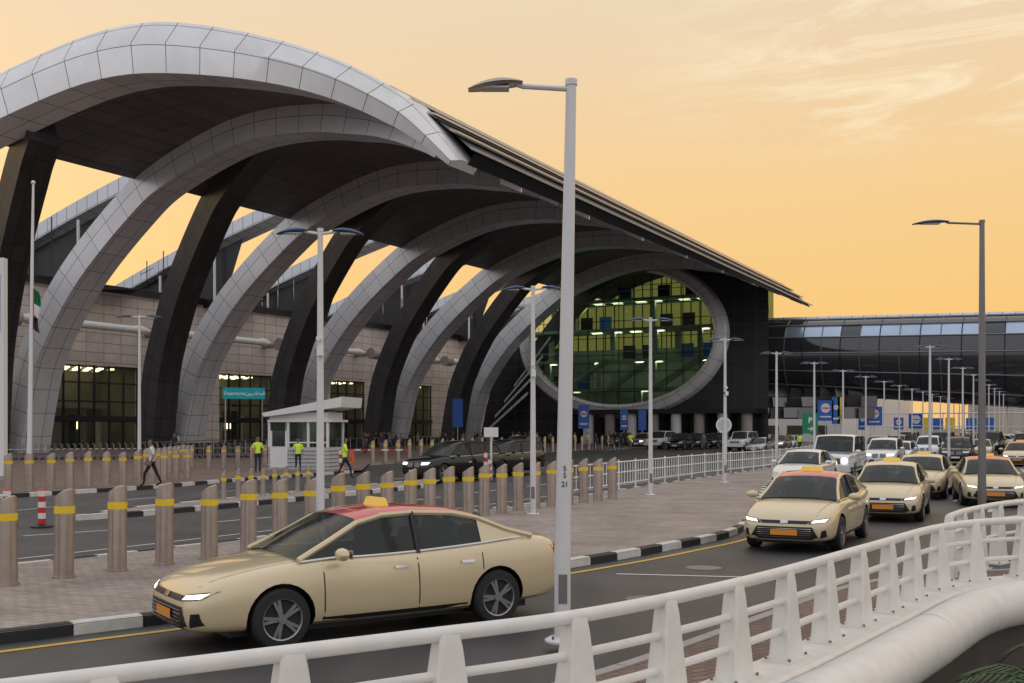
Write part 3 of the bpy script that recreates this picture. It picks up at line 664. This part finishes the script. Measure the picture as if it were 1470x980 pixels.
def car_template(kind):
    if kind=='sedan':
        st=[(-2.43,.66,.36,.80),(-2.38,.78,.28,.97),(-2.2,.86,.24,1.05),(-1.8,.90,.22,1.06),(-1.2,.915,.2,1.01),(-.5,.92,.19,.97),(.3,.92,.19,.95),(1.0,.915,.2,.96),(1.45,.91,.2,.90),(1.9,.88,.2,.82),(2.2,.82,.21,.74),(2.36,.74,.23,.64),(2.44,.6,.28,.52)]
        gh=[(-1.95,.80,1.07),(-1.6,.72,1.2),(-1.2,.64,1.36),(-.85,.615,1.43),(-.3,.61,1.46),(.1,.61,1.445),(.42,.62,1.37),(.8,.68,1.18),(1.2,.77,.97)];ax=(1.43,-1.38);wr=.335;belt=.86;bp=(-.28,)
    elif kind=='suv':
        st=[(-2.36,.72,.42,.95),(-2.3,.84,.34,1.12),(-2.1,.91,.3,1.16),(-1.5,.94,.27,1.14),(-.5,.945,.26,1.10),(.3,.945,.26,1.08),(1.0,.94,.26,1.10),(1.5,.935,.26,1.06),(1.95,.90,.27,1.0),(2.25,.85,.28,.92),(2.38,.76,.31,.80),(2.43,.66,.36,.62)]
        gh=[(-2.28,.80,1.18),(-2.1,.72,1.5),(-1.85,.68,1.66),(-1.2,.67,1.71),(-.3,.67,1.73),(.15,.665,1.70),(.45,.68,1.6),(.8,.72,1.36),(1.15,.80,1.1)];ax=(1.48,-1.36);wr=.39;belt=.88;bp=(-.2,-1.3)
    else:
        st=[(-2.3,.86,.5,1.2),(-2.26,.90,.42,1.26),(-1.5,.91,.4,1.26),(-.5,.91,.38,1.26),(.4,.91,.38,1.25),(.95,.91,.38,1.24),(1.05,.86,.38,1.22),(1.7,.85,.38,1.19),(2.1,.84,.4,1.16),(2.2,.83,.44,1.1),(2.22,.80,.5,1.0)]
        gh=[(-2.27,.83,1.26),(-2.24,.78,1.7),(-2.15,.75,1.93),(-1.5,.74,1.96),(-.4,.74,1.97),(.3,.74,1.95),(.5,.745,1.9),(.72,.77,1.6),(.95,.81,1.24)];ax=(1.4,-1.4);wr=.42;belt=.93;bp=(-.2,-1.3)
    rings=[]
    for x,w_,zb,zt in st:
        h=zt-zb
        half=[(w_*.80,zb),(w_*.95,zb+.05),(w_*.985,zb+.3*h),(w_*(1.0 if kind!='boxy' else .985),zb+.55*h),(w_*.985,zb+.78*h),(w_*.945,zt-.045),(w_*.86,zt),(w_*.45,zt+.025)]
        rings.append([(x,-y,z) for y,z in half]+[(x,0,zt+.035)]+[(x,y,z) for y,z in half[::-1]]+[(x,0,zb)])
    b=MB();b.mi(PAINT);b.mi(CBL);b.loft(rings,PAINT);bo=b.build('tmp_body')
    bmm=bmesh.new();bmm.from_mesh(bo.data);bmesh.ops.recalc_face_normals(bmm,faces=bmm.faces);bmm.to_mesh(bo.data);bmm.free()
    bo.modifiers.new('s','SUBSURF').levels=1
    cuts=[]
    for x in ax:
        for sy in(-1,1):
            c=MB();c.mi(PAINT);c.mi(CBL);c.lathe([(wr+.055,-.16),(wr+.055,.16)],CBL,28,Matrix.Translation((x,sy*.84,wr))@Matrix.Rotation(math.radians(90),4,'X'));co=c.build('tmp_cut');cuts.append(co)
            bmm=bmesh.new();bmm.from_mesh(co.data);bmesh.ops.recalc_face_normals(bmm,faces=bmm.faces);bmm.to_mesh(co.data);bmm.free()
            md=bo.modifiers.new('b','BOOLEAN');md.operation='DIFFERENCE';md.object=co;md.solver='EXACT'
    bpy.context.view_layer.update();dg=bpy.context.evaluated_depsgraph_get()
    me=bpy.data.meshes.new_from_object(bo.evaluated_get(dg))
    bvh=BVHTree.FromPolygons([v.co.copy() for v in me.vertices],[tuple(p.vertices) for p in me.polygons])
    C=MB()
    for m in(PAINT,ROOFP,GLS,CBL,RUB,RIMM,HL,TL,PLATE,CHRM): C.mi(m)
    C.addmesh(me,[PAINT,CBL])
    for o in cuts+[bo]: bpy.data.objects.remove(o)
    rg=[]
    for x,wt,z in gh:
        zb=interp([(s_[0],s_[3]) for s_ in st],x,1)-.03;wb=interp([(s_[0],s_[1]) for s_ in st],x,1)*.875
        wt=min(wt,wb);e_=min(.05,max(.0,(z-zb)*.3))
        rg.append([(x,-wb,zb),(x,-wt-.01,z-e_),(x,-wt*.88,z-.005),(x,-wt*.4,z+.018),(x,0,z+.022),(x,wt*.4,z+.018),(x,wt*.88,z-.005),(x,wt+.01,z-e_),(x,wb,zb)])
    ng=len(gh)
    def gm(i,j):
        side=j in(0,7);ws=i>=ng-3;rr=i<(2 if kind!='boxy' else 1)
        if side: return PAINT if (i==1 and kind=='sedan') or i==0 else GLS
        if ws: return GLS
        if rr: return GLS
        return ROOFP
    C.loft(rg,GLS,closed=False,mf=gm)
    C.loft([[Vector(p)-Vector((0,0,.03)) for p in r[2:7]] for r in rg[2:ng-2]],CBL,closed=False)
    for j in(1,7):
        C.tube([r[j] for r in rg],.034,PAINT,6)
    for j,k in((0,1),(8,7)):
        for x in bp:
            i=min(range(ng),key=lambda q:abs(gh[q][0]-x));C.tube([Vector(rg[i][j])*1.003,Vector(rg[i][k])*1.003],.035,CBL,5)
        C.tube([Vector(r[j])+Vector((0,0,.028)) for r in rg],.014,CHRM if kind!='boxy' else CBL,4)
    def patch(q,ax_,m,off=.008,nx=6,ny=3):
        vs=[];ok=[]
        for a in range(nx+1):
            for b_ in range(ny+1):
                u=a/nx;v=b_/ny
                y=(q[0][0]*(1-u)+q[1][0]*u)*(1-v)+(q[3][0]*(1-u)+q[2][0]*u)*v;z=(q[0][1]*(1-u)+q[1][1]*u)*(1-v)+(q[3][1]*(1-u)+q[2][1]*u)*v
                if ax_=='f': o_,d=Vector((6,y,z)),Vector((-1,0,0))
                elif ax_=='r': o_,d=Vector((-6,y,z)),Vector((1,0,0))
                elif ax_=='L': o_,d=Vector((y,6,z)),Vector((0,-1,0))
                elif ax_=='t': o_,d=Vector((y,z,6)),Vector((0,0,-1))
                else: o_,d=Vector((y,-6,z)),Vector((0,1,0))
                h=bvh.ray_cast(o_,d);ok.append(h[0] is not None);vs.append((h[0]-d*off) if h[0] is not None else Vector((0,0,.5)))
        fs=[]
        for a in range(nx):
            for b_ in range(ny):
                f=(a*(ny+1)+b_,(a+1)*(ny+1)+b_,(a+1)*(ny+1)+b_+1,a*(ny+1)+b_+1)
                if all(ok[i] for i in f): fs.append(f)
        C.add(vs,fs,m)
    def sym(q,ax_,m,**k):
        patch(q,ax_,m,**k);patch([(-a,b_) for a,b_ in q],ax_,m,**k)
    xr=gh[0][0]+.12;xf=gh[-1][0]-.12;bz=st[5][3]+.03
    patch([(xr,-.76),(xf,-.76),(xf,.76),(xr,.76)],'t',CBL,off=.012,nx=16,ny=10)
    for x in((-.35,-1.25) if kind=='sedan' else (-.3,-1.2)):
        for y in(-.36,.36):
            C.loft([[(x-.05-a*.1,y-.2+.04*a,bz-.02+a*.22),(x+.07-a*.1,y-.2+.04*a,bz-.02+a*.22),(x+.07-a*.1,y+.2-.04*a,bz-.02+a*.22),(x-.05-a*.1,y+.2-.04*a,bz-.02+a*.22)] for a in(0,1)],SEAT)
            C.ell((x-.13,y,bz+.28),(.05,.12,.08),SEAT,nu=8,nv=6)
    C.tube([(.38+.04*math.sin(a),-.36+.17*math.cos(a),bz+.10+.15*math.sin(a)) for a in [k*.5236 for k in range(13)]],.014,CBL,5)
    C.ell((-.18,-.36,bz+.10),(.13,.21,.18),SEAT,nu=10,nv=6);C.ell((-.10,-.36,bz+.33),(.09,.075,.115),SKIN,nu=10,nv=8);C.ell((-.12,-.36,bz+.38),(.09,.08,.09),CBL,nu=10,nv=6)
    if kind=='sedan':
        patch([(-.66,.27),(.66,.27),(.52,.51),(-.52,.51)],'f',CBL,nx=12,ny=5)
        for z in(.31,.35,.39,.43,.47): patch([(-.5,z),(.5,z),(.5,z+.008),(-.5,z+.008)],'f',CHRM,off=.014,nx=10,ny=1)
        patch([(-.42,.565),(.42,.565),(.48,.625),(-.48,.625)],'f',CBL,nx=10,ny=2)
        sym([(.44,.565),(.76,.60),(.81,.685),(.50,.635)],'f',CBL,off=.009);sym([(.50,.585),(.74,.61),(.78,.665),(.53,.63)],'f',HL,off=.016);sym([(.66,.30),(.77,.33),(.76,.46),(.69,.45)],'f',CBL)
        patch([(-.25,.35),(.25,.35),(.25,.46),(-.25,.46)],'f',PLATE,off=.03,nx=2,ny=1);patch([(-.07,.575),(.07,.575),(.07,.63),(-.07,.63)],'f',CHRM,off=.02,nx=2,ny=1)
        sym([(.42,.80),(.80,.80),(.80,.93),(.45,.92)],'r',TL,off=.012);patch([(-.25,.62),(.25,.62),(.25,.74),(-.25,.74)],'r',PLATE,off=.02,nx=2,ny=1);patch([(-.6,.36),(.6,.36),(.6,.48),(-.6,.48)],'r',CBL)
        sym([(1.15,.70),(2.25,.56),(2.25,.568),(1.15,.708)],'t',CBL,off=.003,nx=8,ny=1)
    elif kind=='suv':
        sym([(.05,.64),(.36,.62),(.36,.84),(.05,.86)],'f',CBL,off=.012)
        for k in range(6): sym([(.08+k*.048,.65),(.09+k*.048,.65),(.09+k*.048,.83),(.08+k*.048,.83)],'f',CHRM,off=.02,nx=1,ny=2)
        patch([(-.55,.36),(.55,.36),(.48,.54),(-.48,.54)],'f',CBL,nx=8);sym([(.42,.74),(.76,.76),(.80,.86),(.42,.85)],'f',HL,off=.014)
        sym([(.58,.4),(.74,.43),(.74,.56),(.60,.54)],'f',CBL);patch([(-.25,.42),(.25,.42),(.25,.53),(-.25,.53)],'f',PLATE,off=.03,nx=2,ny=1)
        sym([(.42,.95),(.84,.95),(.84,1.08),(.45,1.06)],'r',TL,off=.012);sym([(1.15,.74),(2.25,.6),(2.25,.608),(1.15,.748)],'t',CBL,off=.003,nx=8,ny=1)
    else:
        patch([(-.48,.78),(.48,.78),(.48,1.02),(-.48,1.02)],'f',CBL,nx=8)
        for z in(.82,.88,.94): patch([(-.45,z),(.45,z),(.45,z+.02),(-.45,z+.02)],'f',CHRM,off=.02,nx=4,ny=1)
        for sy in(-1,1):
            C.lathe([(.13,0),(.13,.06),(.1,.08)],HL,16,Matrix.Translation((2.2,sy*.66,.92))@Matrix.Rotation(math.radians(90),4,'Y'));C.box((1.6,sy*.70,1.25),(.3,.1,.06),CHRM)
            C.box((.9,sy*.93,.62),(2.6,.08,.07),CBL)
            for x in ax: C.box((x,sy*.9,wr+.44),(1.02,.14,.06),PAINT);C.box((x+.49,sy*.9,wr+.28),(.06,.14,.36),PAINT);C.box((x-.49,sy*.9,wr+.28),(.06,.14,.36),PAINT)
        C.box((2.28,0,.60),(.2,1.8,.26),PAINT);patch([(-.25,.52),(.25,.52),(.25,.63),(-.25,.63)],'f',PLATE,off=.12,nx=2,ny=1)
        C.lathe([(.38,0),(.38,.2),(.3,.24)],PAINT,20,Matrix.Translation((-2.25,0,1.2))@Matrix.Rotation(math.radians(-90),4,'Y'))
    for S_ in('L','R'):
        d0=.40 if kind!='sedan' else .30;zt=1.04 if kind=='suv' else (.90 if kind=='sedan' else 1.2)
        for x in(.92,-.28,-1.18): patch([(x,d0),(x+.014,d0),(x+.014+.02,zt),(x+.02,zt)],S_,CBL,off=.004,nx=1,ny=6)
        patch([(-.95,d0-.04),(.95,d0-.04),(.95,d0+.01),(-.95,d0+.01)],S_,CBL,off=.006,nx=8,ny=1)
        for x in(-.12,-1.02): patch([(x,belt-.06),(x+.18,belt-.06),(x+.18,belt-.03),(x,belt-.03)],S_,CHRM,off=.03,nx=2,ny=1)
    for sy in(-1,1):
        C.ell((.78,sy*(st[6][1]+.10),st[6][3]+.06),(.08,.13,.075),PAINT,nu=10,nv=6);C.box((.70,sy*(st[6][1]+.10),st[6][3]+.06),(.01,.2,.1),CHRM)
        for x in ax:
            Mx=Matrix.Translation((x,sy*.80,wr))@Matrix.Rotation(math.radians(90*-sy),4,'X')
            C.lathe([(wr*.62,-.1),(wr*.93,-.11),(wr,-.07),(wr,.07),(wr*.93,.105),(wr*.70,.11),(wr*.68,.06)],RUB,28,Mx)
            C.lathe([(wr*.69,.04),(wr*.69,.105),(wr*.65,.1),(wr*.64,.05),(.02,.04)],RIMM,24,Mx,mf=lambda i,j:CBL if i==3 else RIMM)
            for k in range(5):
                for dd in(-.13,.13):
                    Mk=Mx@Matrix.Rotation(2*math.pi*k/5+dd,4,'Z');C.box((wr*.34,0,.075),(wr*.64,.035,.03),RIMM,M=Mk)
            C.lathe([(.06,.06),(.05,.1)],RIMM,10,Mx)
    C.box((0,0,st[5][2]+.02),(3.9,1.3,.12),CBL)
    return C.mesh('car_'+kind,32)
TPL={k:car_template(k) for k in('sedan','suv','boxy')}
def cp(name,c,metal=.1,rough=.22,coat=.8): return mat(name,c,rough,metal,var=.05,coat=coat,scale=2)
CREAM=cp('taxi_cream',(.66,.54,.34));TRED=cp('taxi_red_roof',(.60,.05,.06));CWH=cp('car_white',(.74,.74,.74));CBK=cp('car_black',(.004,.004,.005),0,.18,.1);CGR=cp('car_grey',(.16,.16,.17),.5);CSL=cp('car_silver',(.42,.42,.43),.6);CDB=cp('car_dark_blue',(.02,.03,.06));CRD=cp('car_maroon',(.2,.02,.02))
TSG=mat('taxi_roof_sign',(.75,.5,.08),.4,em=(1,.6,.1),es=.2)
cache={}
def car(kind,loc,heading,paint,roof=None,taxi=False,name='car',s=1.0,lit=False):
    key=(kind,paint.name,roof.name if roof else '',taxi,lit)
    if key not in cache:
        me=TPL[kind].copy();me.materials[0]=paint;me.materials[1]=roof or paint
        if lit: me.materials[6]=HLON
        if not taxi: me.materials[8]=WHITE
        if taxi:
            bm=bmesh.new();bm.from_mesh(me);zt=1.515
            r=bmesh.ops.create_cube(bm,size=1,matrix=Matrix.Translation((-.15,0,zt))@Matrix.Diagonal((.12,.46,.10,1)))
            me.materials.append(TSG)
            for v in r['verts']:
                if v.co.z>zt: v.co.y*=.88;v.co.x=-.15+(v.co.x+.15)*.5
                for f in v.link_faces:f.material_index=len(me.materials)-1
            bm.to_mesh(me);bm.free()
        cache[key]=me
    o=bpy.data.objects.new(name,cache[key]);col.objects.link(o);o.location=loc;o.rotation_euler[2]=heading;o.scale=(s,s,s);return o
def at(px,py,back=2.1,hd=None):
    p=G(px,py);d=Vector((math.cos(hd),math.sin(hd),0));return p-d*back
hb=math.radians(270-26.5)
car('sedan',Vector((-1.72,12.7,0)),math.radians(180+34),CREAM,TRED,True,'taxi',.95,True)
h=math.radians(270-27);car('sedan',at(1128,793,2.2,h),h,CREAM,TRED,True,'taxi',.97,True)
h=math.radians(270-24);car('sedan',at(1268,750,2.2,h),h,CREAM,CREAM,True,'taxi',.97,True)
car('sedan',at(1316,716,2.0,hb),hb,CREAM,CREAM,True,'taxi',.96)
h=math.radians(270-18);car('sedan',at(1428,728,2.1,h),h,CREAM,TRED,True,'taxi',.97,True)
car('sedan',at(1140,703,2,hb),hb,CWH,None,False,'parked_car')
car('boxy',at(1190,693,2,hb),hb,CWH,None,False,'off_road_vehicle',1.02,True);car('suv',at(1263,673,2,hb),hb,CWH,None,False,'white_suv',1.0,True)
h=math.radians(229)
car('suv',at(604,692,2.0,h),h,CBK,None,False,'black_suv',1.0,True);car('suv',at(690,684,2.0,h+.1),h+.1,CBK,None,False,'black_suv',1.0,True)
PAL=[CWH,CWH,CBK,CGR,CSL,CREAM,CDB,CRD,CREAM]
for px,py,k,c in((728,662,'suv',CBK),(940,645,'boxy',CWH),(968,646,'suv',CBK),(992,645,'suv',CBK),(1018,644,'suv',CBK),(1058,648,'boxy',CWH),(1083,651,'sedan',CSL),(1112,648,'suv',CGR),(1128,644,'sedan',CWH),(915,643,'suv',CSL),(880,642,'suv',CBK)):
    car(k,at(px,py,2,hb),hb+random.uniform(-.1,.1),c,None,False,'parked_car',1.0,random.random()<.2)
p0=at(1265,673,0,hb)
for lane in range(-1,9):
    d=6 if lane>=0 else 20
    d+=random.uniform(0,10)
    if lane in(0,): d=10
    while d<190:
        q=p0+AX*d+PX*3.4*lane
        kind=random.choice(['sedan','suv','sedan','suv','boxy']);c=random.choice(PAL);tx=(c is CREAM)
        if tx: kind='sedan'
        car(kind,q+PX*random.uniform(-.3,.3),hb+random.uniform(-.04,.04),c,TRED if tx else None,tx,'taxi' if tx else 'car',1.0,random.random()<.25 and lane<4)
        d+=random.uniform(7,17)
# ---------------------------------------------------------------- people
HAIR=mat('hair',(.012,.01,.009),.6);SHOE=mat('shoe',(.02,.02,.02),.5)
def person_mesh(walk):
    V=[];E=[];Rr=[]
    def add(p,r,par=None):
        V.append(p);Rr.append(r)
        if par is not None:E.append((par,len(V)-1))
        return len(V)-1
    pv=add((0,0,.97),(.13,.10));be=add((0,0,1.12),(.125,.095),pv);ch=add((.01,0,1.32),(.15,.11),be);nb=add((0,0,1.46),(.08,.07),ch);nk=add((.015,0,1.53),(.052,.052),nb);h1=add((.03,0,1.60),(.07,.075),nk);h2=add((.03,0,1.69),(.082,.098),h1);h3=add((.02,0,1.76),(.06,.07),h2)
    hands=[]
    for sy in(-1,1):
        q=.22*sy if walk else .0
        sh=add((0,sy*.19,1.42),(.06,.06),ch);el=add((-q*.5,sy*.245,1.13),(.043,.043),sh);wr_=add((-q*.5+(.10 if not walk else .14),sy*.245,.90),(.027,.027),el);hands.append((V[wr_],sy))
        hp=add((0,sy*.095,.90),(.088,.088),pv);kn=add((q*.9+.04,sy*.10,.50),(.058,.058),hp);an=add((q*1.25-(.05 if q<0 else 0),sy*.105,.10+(.04 if q<0 else 0)),(.04,.04),kn);add((q*1.25+.15,sy*.12,.045),(.038,.03),an)
    me=bpy.data.meshes.new('p');me.from_pydata(V,E,[]);o=bpy.data.objects.new('tmp_p',me);col.objects.link(o)
    o.modifiers.new('k','SKIN');sv_=me.skin_vertices[0].data
    for i,r in enumerate(Rr): sv_[i].radius=r
    sv_[0].use_root=True
    ss=o.modifiers.new('s','SUBSURF');ss.levels=2
    bpy.context.view_layer.update();m2_=bpy.data.meshes.new_from_object(o.evaluated_get(bpy.context.evaluated_depsgraph_get()));bpy.data.objects.remove(o)
    C=MB()
    for m in(WHITE,BLACK,SKIN,HAIR,SHOE): C.mi(m)
    ms=[]
    for p in m2_.polygons:
        c=p.center
        if c.z>1.49: m=HAIR if (c.z>1.71 or (c.x<-.0 and c.z>1.58)) else SKIN
        elif c.z<.085 or (c.z<.12 and abs(c.x)>.3): m=SHOE
        elif abs(c.y)>.19 and c.z<1.2 and c.z>.8: m=SKIN
        elif c.z>.95: m=WHITE
        else: m=BLACK
        ms.append(m)
    C.add([v.co.copy() for v in m2_.vertices],[tuple(p.vertices) for p in m2_.polygons],ms)
    C.ell((.12,0,1.655),(.022,.014,.025),SKIN,nu=6,nv=4)
    for sy in(-1,1): C.ell((.103,sy*.034,1.685),(.01,.014,.009),HAIR,nu=6,nv=4);C.ell((.03,sy*.085,1.67),(.022,.012,.032),SKIN,nu=6,nv=4)
    C.ell((.108,0,1.618),(.008,.024,.006),TL,nu=6,nv=4)
    for (wx,wy,wz),sy in hands:
        C.loft([[(wx+a*.045,wy+b_*.016,wz-d) for a,b_ in((-1,-1),(1,-1),(1,1),(-1,1))] for d in(0,.05,.09)],SKIN)
        for k,l in enumerate((.055,.07,.075,.065)):
            fx=wx+.034-.023*k;C.tube([(fx,wy,wz-.085),(fx,wy-sy*.008,wz-.085-l*.6),(fx,wy-sy*.024,wz-.085-l)],[.010,.009,.007],SKIN,6)
        C.tube([(wx+.04,wy,wz-.03),(wx+.065,wy-sy*.012,wz-.065),(wx+.062,wy-sy*.02,wz-.095)],[.012,.010,.008],SKIN,6)
    return C.mesh('person',60)
PM=[person_mesh(False),person_mesh(True)]
HV=mat('hi_vis_vest',(.55,.75,.05),.6,em=(.5,.8,.05),es=.12);NAVY=mat('navy_cloth',(.02,.025,.05),.8);CLW=mat('white_cloth',(.6,.6,.6),.8);CLG=mat('grey_cloth',(.15,.15,.16),.8);CLB=mat('black_cloth',(.015,.015,.018),.8);CLR=mat('red_cloth',(.3,.06,.05),.8)
def person(loc,hd,walk,top,leg,name='pedestrian',s=1.0):
    me=PM[walk].copy();me.materials[0]=top;me.materials[1]=leg;o=bpy.data.objects.new(name,me);col.objects.link(o);o.location=loc;o.rotation_euler[2]=hd;o.scale=(s,s,s);return o
z12=Vector((0,0,.125))
person(G(495,687),math.radians(10),1,HV,NAVY,'security_officer',1.05);person(G(370,682)+z12,math.radians(-60),0,HV,NAVY,'security_officer')
person(G(428,681)+z12,math.radians(-80),0,HV,NAVY,'security_officer',.95)
person(G(218,703)+z12,math.radians(190),1,CLW,CLB)
pl=[(530,652),(524,653),(256,657),(250,659),(575,650),(650,645),(665,644),(700,644),(760,643),(790,643),(810,644),(825,643),(905,642),(930,641),(600,648),(690,644),(1385,644),(1337,647),(1395,650),(745,643),(820,650),(855,648),(870,647),(905,647),(1148,650),(1175,652),(640,650),(548,655),(770,648),(1010,646)]
for k in range(26): pl.append((random.uniform(520,900),random.uniform(641,649)))
for px,py in pl:
    hv=random.random()<.08
    person(G(px,py)+z12,random.uniform(0,6.28),random.random()<.6,HV if hv else random.choice([CLW,CLG,NAVY,CLB,CLG,NAVY,CLB,CLR]),random.choice([CLB,NAVY,CLG]),s=random.uniform(.95,1.05))
# ---------------------------------------------------------------- plants at lower right
LEAF=mat('leaf',(.05,.09,.03),.6,var=.4,scale=4);TRK=mat('trunk',(.12,.08,.05),.9)
def palm(loc,h):
    e=MB();e.tube([(0,0,0),(.1,.05,h*.6),(.15,0,h)],[.16,.12,.1],TRK,8)
    for k in range(24):
        a=k*2.4+random.random()*.5;L_=random.uniform(.7,1.2);up=random.uniform(.2,1.0);pts=[]
        for i in range(7):
            u=i/6;pts.append(Vector((.15+math.cos(a)*L_*u,math.sin(a)*L_*u,h+up*u*1.0-1.2*u*u)))
        e.tube(pts,[.015*(1-.1*i) for i in range(7)],LEAF,4)
        for i in range(1,7):
            for q in range(3):
                p=pts[i-1].lerp(pts[i],q/3);d=Vector((-math.sin(a),math.cos(a),0))
                for sg_ in(-1,1):
                    tip=p+d*sg_*.26+Vector((math.cos(a)*.16,math.sin(a)*.16,-.1));w_=Vector((math.cos(a),math.sin(a),0))*.018
                    e.add([p-w_,p+w_,tip],[(0,1,2)],LEAF)
    e.build('palm_plant',loc=loc)
for x,y,h in((4.15,9.2,4.15),(5.1,10.6,4.2),(4.7,9.6,4.2),(6.0,11.6,4.1),(4.0,8.5,3.9),(6.6,12.6,4.1)): palm(Vector((x,y,-4.5)),h)
